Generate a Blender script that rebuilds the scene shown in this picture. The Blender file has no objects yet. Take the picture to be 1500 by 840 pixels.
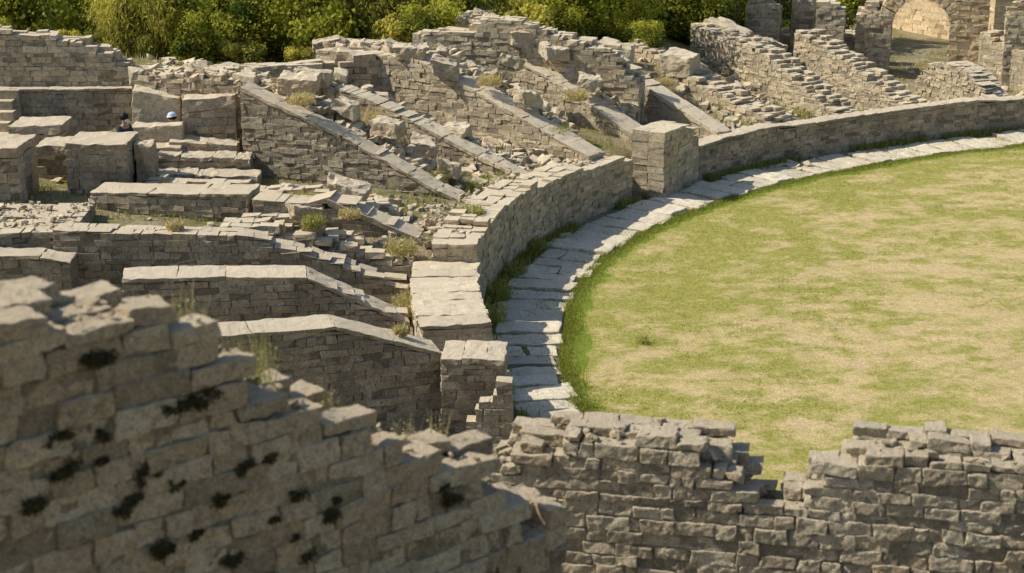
import bpy, math, random
import numpy as np
from mathutils import Vector
R=random.Random(7); NR=np.random.RandomState(11)
scene=bpy.context.scene
COL=bpy.context.collection
CX,CY,EA,EB=31.8,33.0,32.5,23.0

# ---------------------------------------------------------------- noise
def _hash(ix,iy,iz):
    h=(ix.astype(np.int64)*374761393+iy.astype(np.int64)*668265263+iz.astype(np.int64)*2147483647)&0xffffffff
    h=((h^(h>>13))*1274126177)&0xffffffff
    h=(h^(h>>16))&0xffffffff
    return h/4294967295.0
def vn(p):
    p=np.asarray(p,float); i=np.floor(p); f=p-i; f=f*f*(3-2*f); i=i.astype(np.int64)
    r=0
    for a in (0,1):
        for b in (0,1):
            for c in (0,1):
                w=(f[...,0] if a else 1-f[...,0])*(f[...,1] if b else 1-f[...,1])*(f[...,2] if c else 1-f[...,2])
                r=r+w*_hash(i[...,0]+a,i[...,1]+b,i[...,2]+c)
    return r
def n2(x,y,f,seed=0):
    x=np.asarray(x,float);y=np.asarray(y,float)
    return vn(np.stack([x*f,y*f,np.full_like(x,seed*7.3+.5)],-1))
def sst(x,a,b):
    t=np.clip((np.asarray(x,float)-a)/(b-a),0,1);return t*t*(3-2*t)

# ---------------------------------------------------------------- ellipse / terrain
def sd(x,y):
    x=np.asarray(x,float);y=np.asarray(y,float)
    q=np.sqrt(((x-CX)/EA)**2+((y-CY)/EB)**2)+1e-9
    g=np.sqrt(((x-CX)/EA**2)**2+((y-CY)/EB**2)**2)/q+1e-9
    return (q-1)/g
def eth(th,off=0):
    x=CX-EA*math.cos(th);y=CY+EB*math.sin(th)
    gx=-math.cos(th)/EA;gy=math.sin(th)/EB;l=math.hypot(gx,gy)
    return (x+gx/l*off,y+gy/l*off)
def thY(y): return math.asin((y-CY)/EB)
def thX(x): return math.acos((CX-x)/EA)
def earc(t0,t1,off=0,n=60): return [eth(t0+(t1-t0)*i/n,off) for i in range(n+1)]
def pwid(y): return 1.3+.52*sst(y,28.8,33)
def gz(x,y):
    x=np.asarray(x,float);y=np.asarray(y,float)
    d=sd(x,y); dc=np.clip(d,0,14)
    left=0.12+(1.18+0.045*dc)*sst(y,33.2,34.6)
    north=1.1+.08*dc+1.2*sst(d,6.4,8.2)
    yl=40.3-0.33*(x+6.5)
    left=left+(north-left)*sst(y-yl,0.3,1.6)
    right=0.85+np.clip(0.09*dc,0,.8)
    farR=np.full_like(left,0.6)
    z=left+(right-left)*sst(x,1.5,4.5)
    z=z+(farR-z)*sst(x,7.5,10)
    back=2.2-1.7*sst(x,4,10)
    z=z+(back-z)*sst(y,46.5+.35*np.clip(x+6,0,12),49+.35*np.clip(x+6,0,12))
    near=0.3+4.2*(1-sst(y,10.5,17))
    z=z+(near-z)*(1-sst(y,20,26))
    z=z+0.16*(n2(x,y,.9,1)-.5)+0.07*(n2(x,y,3.1,2)-.5)
    return z*sst(d,.35,.75)
def gz1(x,y): return float(gz(np.array([x]),np.array([y]))[0])

# ---------------------------------------------------------------- mesh builder
BOXF=np.array([(0,3,2,1),(4,5,6,7),(0,1,5,4),(1,2,6,5),(2,3,7,6),(3,0,4,7)])
def tmpl(lines):
    n=len(lines);idx={};V=[]
    for i in range(n):
        for j in range(n):
            for k in range(n):
                if i in(0,n-1) or j in(0,n-1) or k in(0,n-1):
                    idx[(i,j,k)]=len(V);V.append((lines[i],lines[j],lines[k]))
    F=[]
    m=n-1
    for a in range(m):
        for b in range(m):
            F.append((idx[a,b,0],idx[a,b+1,0],idx[a+1,b+1,0],idx[a+1,b,0]))
            F.append((idx[a,b,m],idx[a+1,b,m],idx[a+1,b+1,m],idx[a,b+1,m]))
            F.append((idx[a,0,b],idx[a+1,0,b],idx[a+1,0,b+1],idx[a,0,b+1]))
            F.append((idx[a,m,b],idx[a,m,b+1],idx[a+1,m,b+1],idx[a+1,m,b]))
            F.append((idx[0,a,b],idx[0,a,b+1],idx[0,a+1,b+1],idx[0,a+1,b]))
            F.append((idx[m,a,b],idx[m,a+1,b],idx[m,a+1,b+1],idx[m,a,b+1]))
    return np.array(V),np.array(F)
TV,TF=tmpl([-1,-.92,-.69,-.46,-.23,0,.23,.46,.69,.92,1])
T3,F3=tmpl([-1,-.8,0,.8,1])
class B:
    def __init__(s): s.V=[];s.F=[];s.C=[];s.n=0
    def add(s,v,f,c):
        v=np.asarray(v,float).reshape(-1,3)
        s.V.append(v);s.F.append(np.asarray(f)+s.n)
        c=np.asarray(c,float)
        if c.ndim==1: c=np.tile(c,(len(v),1))
        s.C.append(c);s.n+=len(v)
    def boxes(s,K,t,flip=False,f=BOXF):
        K=np.asarray(K,float)
        if len(K)==0:return
        N,m=K.shape[0],K.shape[1]
        ff=f[:,::-1] if flip else f
        F=(ff[None]+(np.arange(N)*m)[:,None,None]).reshape(-1,4)
        t=np.asarray(t,float)
        if t.ndim==1: t=np.stack([t,NR.rand(N),np.zeros(N),np.ones(N)],-1)
        C=np.repeat(t,m,0)
        s.add(K.reshape(-1,3),F,C)
    def detail(s,K,t,flip=False,r=.03,amp=.02,freq=6,big=True,fine=1.1):
        K=np.asarray(K,float);N=len(K)
        if N==0:return
        T,F=(TV,TF) if big else (T3,F3)
        hs=np.linalg.norm(K[:,1]-K[:,0],axis=1)/2;ho=np.linalg.norm(K[:,3]-K[:,0],axis=1)/2;hz=np.linalg.norm(K[:,4]-K[:,0],axis=1)/2
        H=np.stack([hs,ho,hz],-1)[:,None,:]
        q=T[None]*H; rr=np.minimum(r,H*.6)
        inn=np.clip(q,-(H-rr),H-rr); off=q-inn; ln=np.linalg.norm(off,axis=-1,keepdims=True)+1e-9
        p=inn+off/ln*np.minimum(ln,rr.min(-1,keepdims=True)); u=(p/H+1)/2
        a,b,c=u[...,0:1],u[...,1:2],u[...,2:3]
        k=lambda i:K[:,i][:,None,:]
        P=((k(0)*(1-a)+k(1)*a)*(1-b)+(k(3)*(1-a)+k(2)*a)*b)*(1-c)+((k(4)*(1-a)+k(5)*a)*(1-b)+(k(7)*(1-a)+k(6)*a)*b)*c
        sdv=(np.arange(N)*3.17)[:,None,None]
        Q=P*freq+sdv
        D=np.stack([vn(Q),vn(Q+31.7),vn(Q+77.1)],-1)-.5
        D2=np.stack([vn(Q*3.1),vn(Q*3.1+31.7),vn(Q*3.1+77.1)],-1)-.5
        P=P+D*amp*2+D2*amp*fine
        s.boxes(P,t,flip,F)
def mk(name,b,mat,label=None,cat=None,parent=None,origin=None,group=None,kind=None,smooth=False):
    V=np.concatenate(b.V);F=np.concatenate(b.F);C=np.concatenate(b.C)
    if parent is not None: o=np.array(parent["org"])
    elif origin is not None: o=np.array(origin,float)
    else: o=np.array([(V[:,0].min()+V[:,0].max())/2,(V[:,1].min()+V[:,1].max())/2,V[:,2].min()])
    V=V-o
    me=bpy.data.meshes.new(name)
    me.vertices.add(len(V));me.vertices.foreach_set("co",V.ravel())
    me.loops.add(F.size);me.loops.foreach_set("vertex_index",F.ravel().astype(np.int32))
    me.polygons.add(len(F));me.polygons.foreach_set("loop_start",np.arange(0,F.size,4,dtype=np.int32))
    me.polygons.foreach_set("loop_total",np.full(len(F),4,dtype=np.int32))
    me.update(calc_edges=True)
    me.polygons.foreach_set("use_smooth",np.full(len(F),bool(smooth)))
    ca=me.color_attributes.new("tint","FLOAT_COLOR","POINT");ca.data.foreach_set("color",C.astype(np.float32).ravel())
    me.materials.append(mat)
    ob=bpy.data.objects.new(name,me);COL.objects.link(ob)
    ob["org"]=[float(x) for x in o]
    if parent is not None: ob.parent=parent
    else: ob.location=o
    if label: ob["label"]=label
    if cat: ob["category"]=cat
    if group: ob["group"]=group
    if kind: ob["kind"]=kind
    return ob

# ---------------------------------------------------------------- materials
def newmat(name):
    m=bpy.data.materials.new(name);m.use_nodes=True;nt=m.node_tree;nt.nodes.clear()
    o=nt.nodes.new("ShaderNodeOutputMaterial");p=nt.nodes.new("ShaderNodeBsdfPrincipled");nt.links.new(p.outputs[0],o.inputs[0])
    p.inputs["Roughness"].default_value=.92;p.inputs["Specular IOR Level"].default_value=.15
    return m,nt,p
def N(nt,t,**k):
    n=nt.nodes.new(t)
    for a,v in k.items(): setattr(n,a,v)
    return n
def noise(nt,vec,scale,detail=6,rough=.6,dist=0):
    n=N(nt,"ShaderNodeTexNoise");n.inputs["Scale"].default_value=scale;n.inputs["Detail"].default_value=detail;n.inputs["Roughness"].default_value=rough;n.inputs["Distortion"].default_value=dist
    nt.links.new(vec,n.inputs["Vector"]);return n.outputs["Fac"]
def ramp(nt,fac,pts):
    r=N(nt,"ShaderNodeValToRGB");e=r.color_ramp.elements
    while len(e)<len(pts): e.new(.5)
    for i,(p,c) in enumerate(pts):
        e[i].position=p;e[i].color=(c,c,c,1) if isinstance(c,(int,float)) else (*c,1)
    nt.links.new(fac,r.inputs[0]);return r.outputs[0]
def mix(nt,a,b,fac,mode="MIX"):
    m=N(nt,"ShaderNodeMix",data_type="RGBA",blend_type=mode)
    for s,v in ((6,a),(7,b),(0,fac)):
        if isinstance(v,tuple): m.inputs[s].default_value=(*v,1)
        elif isinstance(v,(int,float)): m.inputs[s].default_value=v
        else: nt.links.new(v,m.inputs[s])
    return m.outputs[2]
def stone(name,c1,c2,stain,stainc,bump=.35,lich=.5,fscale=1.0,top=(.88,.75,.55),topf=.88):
    m,nt,p=newmat(name)
    pos=N(nt,"ShaderNodeNewGeometry").outputs["Position"]
    at=N(nt,"ShaderNodeAttribute",attribute_name="tint")
    sep=N(nt,"ShaderNodeSeparateColor");nt.links.new(at.outputs["Color"],sep.inputs[0])
    base=mix(nt,c1,c2,sep.outputs[0])
    base=mix(nt,base,(.66,.48,.27),ramp(nt,sep.outputs[1],[(.6,0.0),(1,.4)]))
    base=mix(nt,base,ramp(nt,sep.outputs[1],[(0.0,.6),(.14,1.0)]),1.0,"MULTIPLY")
    n1=noise(nt,pos,9*fscale,8,.7)
    base=mix(nt,base,ramp(nt,n1,[(.3,.55),(.5,1.05),(.7,1.35)]),1.0,"MULTIPLY")
    n2_=noise(nt,pos,1.1*fscale,6,.65,.4)
    base=mix(nt,base,stainc,ramp(nt,n2_,[(.5-.12*stain,0.0),(.64,.65*min(1,stain))]))
    n3=noise(nt,pos,4.5*fscale,8,.75,.3)
    base=mix(nt,base,(.07,.06,.045),ramp(nt,n3,[(.55,0.0),(.66,lich)]))
    n5=noise(nt,pos,38*fscale,4,.7)
    base=mix(nt,base,ramp(nt,n5,[(.35,.6),(.6,1.2)]),.85,"MULTIPLY")
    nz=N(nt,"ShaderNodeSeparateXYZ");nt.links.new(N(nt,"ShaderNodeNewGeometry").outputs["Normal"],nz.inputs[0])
    base=mix(nt,base,mix(nt,base,top,.72),ramp(nt,nz.outputs[2],[(.5,0.0),(.9,topf)]))  # sunlit look painted in: upward faces mixed towards a paler, warmer colour
    core=ramp(nt,sep.outputs[2],[(0,1.0),(1,.6)])
    base=mix(nt,base,core,1.0,"MULTIPLY")
    nt.links.new(base,p.inputs["Base Color"])
    b=N(nt,"ShaderNodeBump");b.inputs["Strength"].default_value=bump;b.inputs["Distance"].default_value=.06
    a=N(nt,"ShaderNodeMath",operation="ADD");nt.links.new(n1,a.inputs[0]);nt.links.new(n5,a.inputs[1])
    nt.links.new(a.outputs[0],b.inputs["Height"]);nt.links.new(b.outputs[0],p.inputs["Normal"])
    return m
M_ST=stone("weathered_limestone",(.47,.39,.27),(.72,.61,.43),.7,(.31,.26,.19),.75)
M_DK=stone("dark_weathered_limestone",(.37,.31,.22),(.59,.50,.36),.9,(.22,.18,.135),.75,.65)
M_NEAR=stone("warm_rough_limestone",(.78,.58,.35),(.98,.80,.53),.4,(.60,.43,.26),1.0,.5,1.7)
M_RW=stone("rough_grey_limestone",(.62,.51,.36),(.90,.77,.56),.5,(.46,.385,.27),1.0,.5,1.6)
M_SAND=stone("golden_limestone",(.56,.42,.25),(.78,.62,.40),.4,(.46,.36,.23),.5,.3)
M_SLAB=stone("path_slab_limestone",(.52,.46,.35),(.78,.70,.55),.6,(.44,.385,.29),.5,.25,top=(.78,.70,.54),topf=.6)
def leafmat(name,ca,cb,dry=(.45,.36,.16),transl=.35):
    m,nt,p=newmat(name)
    at=N(nt,"ShaderNodeAttribute",attribute_name="tint")
    sep=N(nt,"ShaderNodeSeparateColor");nt.links.new(at.outputs["Color"],sep.inputs[0])
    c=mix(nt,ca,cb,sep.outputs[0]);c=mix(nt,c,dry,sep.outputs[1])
    nt.links.new(c,p.inputs["Base Color"]);p.inputs["Roughness"].default_value=.6
    tr=N(nt,"ShaderNodeBsdfTranslucent");nt.links.new(c,tr.inputs[0])
    ms=N(nt,"ShaderNodeMixShader");ms.inputs[0].default_value=transl
    nt.links.new(p.outputs[0],ms.inputs[1]);nt.links.new(tr.outputs[0],ms.inputs[2])
    nt.links.new(ms.outputs[0],[n for n in nt.nodes if n.type=="OUTPUT_MATERIAL"][0].inputs[0])
    return m
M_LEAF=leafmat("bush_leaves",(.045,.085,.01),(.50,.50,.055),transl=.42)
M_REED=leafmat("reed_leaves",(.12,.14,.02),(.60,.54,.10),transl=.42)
M_GRASS=leafmat("grass_blades",(.15,.19,.02),(.36,.38,.065),(.68,.55,.29))
M_BARK,_nt,_p=newmat("bark")
_c=mix(_nt,(.12,.10,.08),(.34,.28,.2),noise(_nt,N(_nt,"ShaderNodeNewGeometry").outputs["Position"],12));_nt.links.new(_c,_p.inputs["Base Color"])
M_MOSS,_nt,_p=newmat("dark_moss")
_c=mix(_nt,(.035,.03,.015),(.12,.10,.04),noise(_nt,N(_nt,"ShaderNodeNewGeometry").outputs["Position"],40));_nt.links.new(_c,_p.inputs["Base Color"])
M_GR,nt,p=newmat("dry_earth_and_weeds")
pos=N(nt,"ShaderNodeNewGeometry").outputs["Position"]
c=mix(nt,(.38,.30,.18),(.54,.45,.3),noise(nt,pos,2.2,8,.7))
c=mix(nt,c,(.20,.22,.05),ramp(nt,noise(nt,pos,.7,8,.75,.5),[(.46,0.0),(.6,.75)]))
c=mix(nt,c,ramp(nt,noise(nt,pos,14,6,.8),[(.35,.4),(.6,1.15)]),1.0,"MULTIPLY")
nt.links.new(c,p.inputs["Base Color"])
b=N(nt,"ShaderNodeBump");b.inputs["Strength"].default_value=.8;b.inputs["Distance"].default_value=.1
nt.links.new(noise(nt,pos,14,6,.8),b.inputs["Height"]);nt.links.new(b.outputs[0],p.inputs["Normal"])
M_LAWN,nt,p=newmat("patchy_dry_lawn")
pos=N(nt,"ShaderNodeNewGeometry").outputs["Position"]
at=N(nt,"ShaderNodeAttribute",attribute_name="tint");sep=N(nt,"ShaderNodeSeparateColor");nt.links.new(at.outputs["Color"],sep.inputs[0])
dry=mix(nt,(.50,.37,.16),(.82,.66,.35),ramp(nt,noise(nt,pos,7,10,.85),[(.35,0.0),(.65,1.0)]))
dry=mix(nt,dry,(.68,.49,.33),ramp(nt,noise(nt,pos,1.6,10,.85),[(.5,0.0),(.6,.75)]))
grn=mix(nt,(.21,.23,.03),(.50,.47,.12),ramp(nt,noise(nt,pos,9,10,.85),[(.35,0.0),(.65,1.0)]))
g2=N(nt,"ShaderNodeMath",operation="ADD");nt.links.new(sep.outputs[0],g2.inputs[0])
g3=N(nt,"ShaderNodeMath",operation="MULTIPLY_ADD");nt.links.new(noise(nt,pos,6,14,.95),g3.inputs[0]);g3.inputs[1].default_value=5.5;g3.inputs[2].default_value=-2.75
nt.links.new(g3.outputs[0],g2.inputs[1])
c=mix(nt,dry,grn,ramp(nt,g2.outputs[0],[(.12,0.0),(.78,1.0)]))
c=mix(nt,c,(.17,.25,.02),ramp(nt,sep.outputs[0],[(.9,0.0),(1.0,.7)]))
c=mix(nt,c,ramp(nt,noise(nt,pos,32,4,.8),[(.35,.5),(.6,1.18)]),.95,"MULTIPLY")
nt.links.new(c,p.inputs["Base Color"])
b=N(nt,"ShaderNodeBump");b.inputs["Strength"].default_value=.7;b.inputs["Distance"].default_value=.05
nt.links.new(noise(nt,pos,25,6,.8),b.inputs["Height"]);nt.links.new(b.outputs[0],p.inputs["Normal"])

# ---------------------------------------------------------------- wall generator
def pathfn(path):
    P=np.array(path,float);seg=np.linalg.norm(np.diff(P,axis=0),axis=1);S=np.concatenate([[0],np.cumsum(seg)])
    T=np.gradient(P,S,axis=0) if len(P)>2 else np.tile((P[1]-P[0])/seg[0],(2,1))
    T/=np.linalg.norm(T,axis=1,keepdims=True)
    def f(s,o,side):
        s=np.asarray(s,float)
        x=np.interp(s,S,P[:,0]);y=np.interp(s,S,P[:,1]);tx=np.interp(s,S,T[:,0]);ty=np.interp(s,S,T[:,1])
        return x-ty*o*side,y+tx*o*side
    return f,S[-1]
def wall(name,label,path,prof,base,thick,side=1,ch=.17,bl=.36,mode="step",rag=.0,detail=False,mat=None,cap=None,cat="wall",capr=None,jit=.014,miss=0.0,group=None,s0=0.0,capth=.1,parent=None,big=True,rowd=.5,g=.004,capamp=None,damp=.016):
    mat=mat or M_ST
    f,L=pathfn(path)
    xs=[a-s0 for a,_ in prof];zs=[z for _,z in prof]
    sc=R.random()*50
    def top(s): return float(np.interp(s,xs,zs))
    def rg(s,row): return rag*2*(float(vn(np.array([s*2.3+sc,row*1.7,.5])))-.5) if rag else 0
    def lower(s): 
        return capth if cap and (capr is None or capr[0]<=s+s0<=capr[1]) else 0
    rows=max(1,int(round(thick/rowd)));rw=thick/rows
    z=base-.12;S0=[];S1=[];O0=[];O1=[];Z0=[];ZA=[];ZB=[];TT=[]
    zmax=max(zs)+rag
    while z<zmax:
        h=ch*R.uniform(.75,1.25)
        for r in range(rows):
            s=-R.random()*bl*.6
            while s<L-.02:
                l=bl*R.uniform(.45,1.7);a=max(s,0);b_=min(s+l,L);s+=l
                if L-s<bl*.4: b_=L;s=L
                if b_-a<.05: continue
                sm=(a+b_)/2;T=top(sm)+rg(sm,r)-lower(sm)
                if 0<r<rows-1 and z+h<T-.5: continue
                if mode=="step":
                    if z+h*.55>T: continue
                    za=zb=z+h*(1 if z+h*1.6<T else R.uniform(.65,1.05))
                    if za!=z+h: zb=za*1.0+R.uniform(-.02,.02)
                    if z+h*1.6>T and miss and R.random()<miss: continue
                else:
                    za=min(z+h,top(a)-lower(sm));zb=min(z+h,top(b_)-lower(sm))
                    if max(za,zb)<z+.03: continue
                    za=max(za,z+.01);zb=max(zb,z+.01)
                S0.append(a);S1.append(b_);O0.append(r*rw+(R.uniform(-jit,jit) if r==0 else 0));O1.append((r+1)*rw+(R.uniform(-jit,jit) if r==rows-1 else 0))
                Z0.append(z);ZA.append(za);ZB.append(zb);TT.append(R.random())
        z+=h
    S0,S1,O0,O1,Z0,ZA,ZB=map(np.array,(S0,S1,O0,O1,Z0,ZA,ZB))
    K=np.zeros((len(S0),8,3))
    for i,(ss,oo,zz) in enumerate([(0,0,0),(1,0,0),(1,1,0),(0,1,0),(0,0,1),(1,0,1),(1,1,1),(0,1,1)]):
        s=(S1-g) if ss else (S0+g);o=(O1-g*.5) if oo else (O0+g*.5)
        x,y=f(s,o,side);K[:,i,0]=x;K[:,i,1]=y
        K[:,i,2]=(Z0+g) if not zz else ((ZB if ss else ZA)-g*.3)
    K[:,:,:]+=(NR.rand(*K.shape)-.5)*jit*1.5
    b=B()
    flip=(side<0)
    if detail: b.detail(K,np.array(TT),flip,r=.012,amp=damp,freq=8,big=big,fine=1.7)
    else: b.boxes(K,np.array(TT),flip)
    n=max(2,int(L/.22));ed=np.linspace(.03,L-.03,n+1);KC=[]
    for i in range(n):
        a,c=ed[i],ed[i+1]
        T=min(top(a-.12),top(a),top(c),top(c+.12),top((a+c)/2))-rag-lower((a+c)/2)-(.05 if mode=="clip" else ch*.9)
        T=max(T,base-.05)
        k=[]
        for zz in (base-.15,T):
            for ss,oo in ((a,.016),(c,.016),(c,thick-.016),(a,thick-.016)):
                x,y=f(ss,oo,side);k.append((float(x),float(y),zz))
        KC.append(k)
    b.boxes(np.array(KC),np.tile([.4,.3,1.0,1.0],(len(KC),1)),flip)
    ob=mk(name,b,mat,label,cat if parent is None else None,parent=parent,group=group)
    if cap:
        KS=[];s=0
        r0,r1=(0,L) if capr is None else (max(0,capr[0]-s0),min(L,capr[1]-s0))
        s=r0
        while s<r1-.05:
            l=cap*R.uniform(.6,1.4);e=min(s+l,r1)
            if r1-e<cap*.4:e=r1
            for q in xs:
                if s+.15<q<e-.15: e=q;break
            k=[]
            dz=R.uniform(-.008,.008);ov=.02
            for lvl in (0,1):
                for ss,oo in ((s+.002,-ov),(e-.002,-ov),(e-.002,thick+ov),(s+.002,thick+ov)):
                    ja=(capamp or .018)
                    x,y=f(ss,oo+R.uniform(-ja,ja),side);k.append((float(x),float(y),top(ss)-capth+.004+lvl*(capth+dz)+(R.uniform(-ja,ja)*.5 if lvl else 0)))
            KS.append(k);s=e
        am=capamp*.7 if capamp else (.03 if capth>.15 else .015)
        bc=B();bc.detail(np.array(KS),NR.rand(len(KS))*.7+.3,flip,r=.012,amp=am,freq=5,big=True,fine=1.6)
        mk("coping",bc,mat,parent=ob)
    return ob
def rad(P,d,s0,s1): 
    l=math.hypot(*d);return [(P[0]+d[0]/l*s0,P[1]+d[1]/l*s0),(P[0]+d[0]/l*s1,P[1]+d[1]/l*s1)]
def rwall(name,label,P,d,prof,base,thick,**k):
    s0=prof[0][0];s1=prof[-1][0]
    return wall(name,label,rad(P,d,s0,s1),prof,base,thick,side=-1,s0=s0,**k)

# ---------------------------------------------------------------- ground, lawn, path
def grid(xs,ys,zf):
    X,Y=np.meshgrid(xs,ys);Z=zf(X,Y);V=np.stack([X,Y,Z],-1).reshape(-1,3)
    nx,ny=len(xs),len(ys);i=np.arange(nx-1);j=np.arange(ny-1);I,J=np.meshgrid(i,j);a=(J*nx+I).ravel()
    return V,np.stack([a,a+1,a+1+nx,a+nx],-1)
xs=np.concatenate([[-900,-500,-250,-120,-70,-45,-32,-25],np.arange(-20,34,.3),[40,50,60,80,120,250,500,900]])
ys=np.concatenate([[-300,-100,-40,-20,-10],np.arange(-4,68,.3),[72,80,100,140,250,500,900,1500]])
V,F=grid(xs,ys,gz)
b=B();b.add(V,F,[0,0,0,1]);mk("ground",b,M_GR,origin=(0,0,0),kind="structure",smooth=True)
def green(x,y):
    d=-sd(x,y)
    g=.34*n2(x,y,.22,3)+.36*n2(x,y,.8,4)+.44*n2(x,y*1.6,2.0,5)+.44*n2(x,y*1.3,5,6)
    g=(g-.79)*1.9+.42+.18*(1-sst(d,3,13))
    g=np.minimum(g,.82)
    pw=pwid(y)
    rim=1-sst(d-pw+.5*(n2(x,y,.9,7)-.5)+.35*(n2(x,y,4,9)-.5),.25,.7)
    return np.clip(np.maximum(g,rim*1.25),0,1.3)
xs=np.arange(-1,30,.14);ys=np.arange(11,56,.14)
def lz(x,y): return 0.03+.03*(n2(x,y,.6,12)-.5)+0*x
V,F=grid(xs,ys,lz)
g=green(V[:,0],V[:,1]);dd=sd(V[:,0],V[:,1])
keep=((dd+pwid(V[:,1]))[F]<.12).all(1);F=F[keep]
used=np.unique(F);rm=-np.ones(len(V),int);rm[used]=np.arange(len(used))
b=B();b.add(V[used],rm[F],np.stack([g[used],g[used]*0,g[used]*0,g[used]*0+1],-1))
mk("lawn",b,M_LAWN,origin=(0,0,0),kind="structure",smooth=True)
b=B();K=[];th=thY(24.0)
while th<thX(26):
    x0,y0=eth(th);dth=R.uniform(.5,.9) if y0<40 else R.uniform(.6,1.15)
    ll=math.hypot(EA*math.sin(th),EB*math.cos(th));step=dth/ll
    inner=-float(pwid(y0))-R.uniform(-.16,.14);outer=-R.uniform(.05,.2) if y0<30 else -R.uniform(.12,.4)
    g=.07/ll
    cuts=[outer,inner]
    if R.random()<.2: cuts=[outer,R.uniform(outer*.5+inner*.5-.2,outer*.5+inner*.5+.2),inner]
    for c0,c1 in zip(cuts[:-1],cuts[1:]):
        zt=R.uniform(.035,.10);k=[]
        q=[(th+g*R.uniform(.2,1.3),c0-.02),(th+step-g*R.uniform(.1,.9),c0-.02),(th+step-g*R.uniform(.1,.9),c1+.02+R.uniform(-.06,.06)),(th+g*R.uniform(.2,1.3),c1+.02+R.uniform(-.06,.06))]
        for lv in (-.05,zt):
            for t,o in q:
                x,y=eth(t,o);k.append((x,y,lv+(R.uniform(-.012,.012) if lv>0 else 0)))
        K.append(k)
    th+=step
b.detail(np.array(K),NR.rand(len(K)),True,r=.02,amp=.035,freq=3.5,big=True,fine=.7)
mk("path",b,M_SLAB,origin=(0,0,0),kind="structure")

# ---------------------------------------------------------------- podium walls
def cum(path): 
    P=np.array(path);return np.concatenate([[0],np.cumsum(np.linalg.norm(np.diff(P,axis=0),axis=1))])
pa=earc(thY(29.7),thY(33.5));L=cum(pa)[-1]
wall("podium_wall","curved grey limestone arena wall with broad flat slab top",pa,[(0,1.28),(L,1.33)],0,1.3,ch=.15,bl=.32,mode="clip",group="arena podium walls",rowd=.65,jit=.018,cap=.45,capth=.07,capamp=.03)
pa=earc(thY(27.9),thY(29.65));L=cum(pa)[-1]
wall("podium_wall","low broken stretch of arena wall beside a stone pier",[(x-.12,y) for x,y in pa],[(0,1.0),(L,.8)],0,.9,ch=.15,bl=.34,rag=.12,miss=.2,group="arena podium walls",rowd=.3)
pa=earc(thY(33.55),thY(43.9));L=cum(pa)[-1]
wall("podium_wall","long curved arena wall of pale blocks with rubble top",pa,[(0,1.75),(.9,1.72),(1.0,1.62),(2.2,1.68),(5,1.6),(L*.75,1.4),(L,1.22)],0,.95,ch=.14,bl=.3,rag=.04,mat=M_ST,group="arena podium walls",jit=.018,rowd=.32)
pa=earc(thX(5.12),thX(26),n=120);L=cum(pa)[-1]
wall("podium_wall","low curved arena wall with flat coping beside slab path",pa,[(0,1.0),(1.2,1.1),(1.21,1.1),(3.4,1.15),(3.41,1.05),(8,1.06),(11.4,1.12),(11.41,1.04),(L,1.06)],0,.5,ch=.14,bl=.33,mode="clip",cap=.9,capth=.06,group="arena podium walls",mat=M_DK,jit=.018)
wall("stone_pier","square corner pier of grey blocks on arena wall",[(4.0,44.0),(5.15,46.05)],[(0,1.84),(1.6,1.80),(1.61,1.65),(1.95,1.62),(1.96,1.35),(2.4,1.3)],0,.95,ch=.15,bl=.34,mode="clip",cat="pier",mat=M_ST,jit=.018)
wall("stone_pier","squat stone pier ending a sloping radial wall",[(-1.2,27.1),(-.12,27.05)],[(0,1.5),(.78,1.5),(.8,1.5),(1.08,1.48)],0,.95,ch=.13,bl=.3,side=1,mode="clip",cap=.6,cat="pier",mat=M_DK,jit=.018)
wall("ruined_wall","small stepped rough stub at the foot of a pier",[(-.75,26.95),(.02,26.9)],[(0,.5),(.5,1.2),(.55,1.25),(.77,1.2)],0,.3,ch=.13,bl=.28,side=-1,rag=.05,mat=M_DK)

# ---------------------------------------------------------------- radial walls left
G="radial seating support walls"
rwall("radial_wall","low radial wall with pale slab top sloping to a pier",(-1.2,27.4),(-.95,-.32),[(0,1.5),(1.8,2.16),(5.5,2.24)],.0,.68,mode="clip",cap=1.1,mat=M_DK,group=G,ch=.13,bl=.3,capth=.07,jit=.02,capamp=.02)
rwall("radial_wall","grey radial wall with flat slab coping and sloped end",(-3.9,30.3),(-.99,-.15),[(-2.0,.98),(0,2.02),(3.25,2.08)],.0,.76,mode="clip",cap=1.1,mat=M_DK,group=G,ch=.13,bl=.3,capth=.07,jit=.02,capamp=.02)
rwall("radial_wall","dark broken radial wall with stepped rubble end",(-5.2,33.0),(-1,0),[(-3.1,.85),(-2.4,1.15),(-1.8,1.4),(-.6,1.8),(-.1,1.82),(0,2.03),(4.0,2.14)],.0,.65,mode="clip",mat=M_DK,group=G,ch=.13,bl=.3,rowd=.33,jit=.022)
rwall("radial_wall","low dark radial wall with flat worn top",(-5.7,35.8),(-.99,.15),[(0,2.2),(3.6,2.1)],1.2,.9,mode="clip",cap=1.0,mat=M_DK,group=G,ch=.13,bl=.3,capth=.07,jit=.02,capamp=.025)
rwall("radial_wall","radial wall with long smooth sloping capstone",(-2.0,35.1),(-.99,.12),[(0,1.42),(1.9,2.31),(2.0,2.1),(3.6,2.15)],.7,.7,mode="clip",cap=2.2,capr=(0,1.95),mat=M_DK,group=G,capth=.14,ch=.13)
rwall("rubble_wall","mound of stepped broken masonry between radial walls",(-1.8,33.75),(-1,.03),[(0,1.2),(.5,1.25),(1.3,1.5),(2.2,1.8),(3.4,2.0),(4.2,2.0)],.5,1.1,ch=.13,bl=.28,rag=.08,miss=.3,mat=M_ST,rowd=.3,jit=.03)
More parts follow.
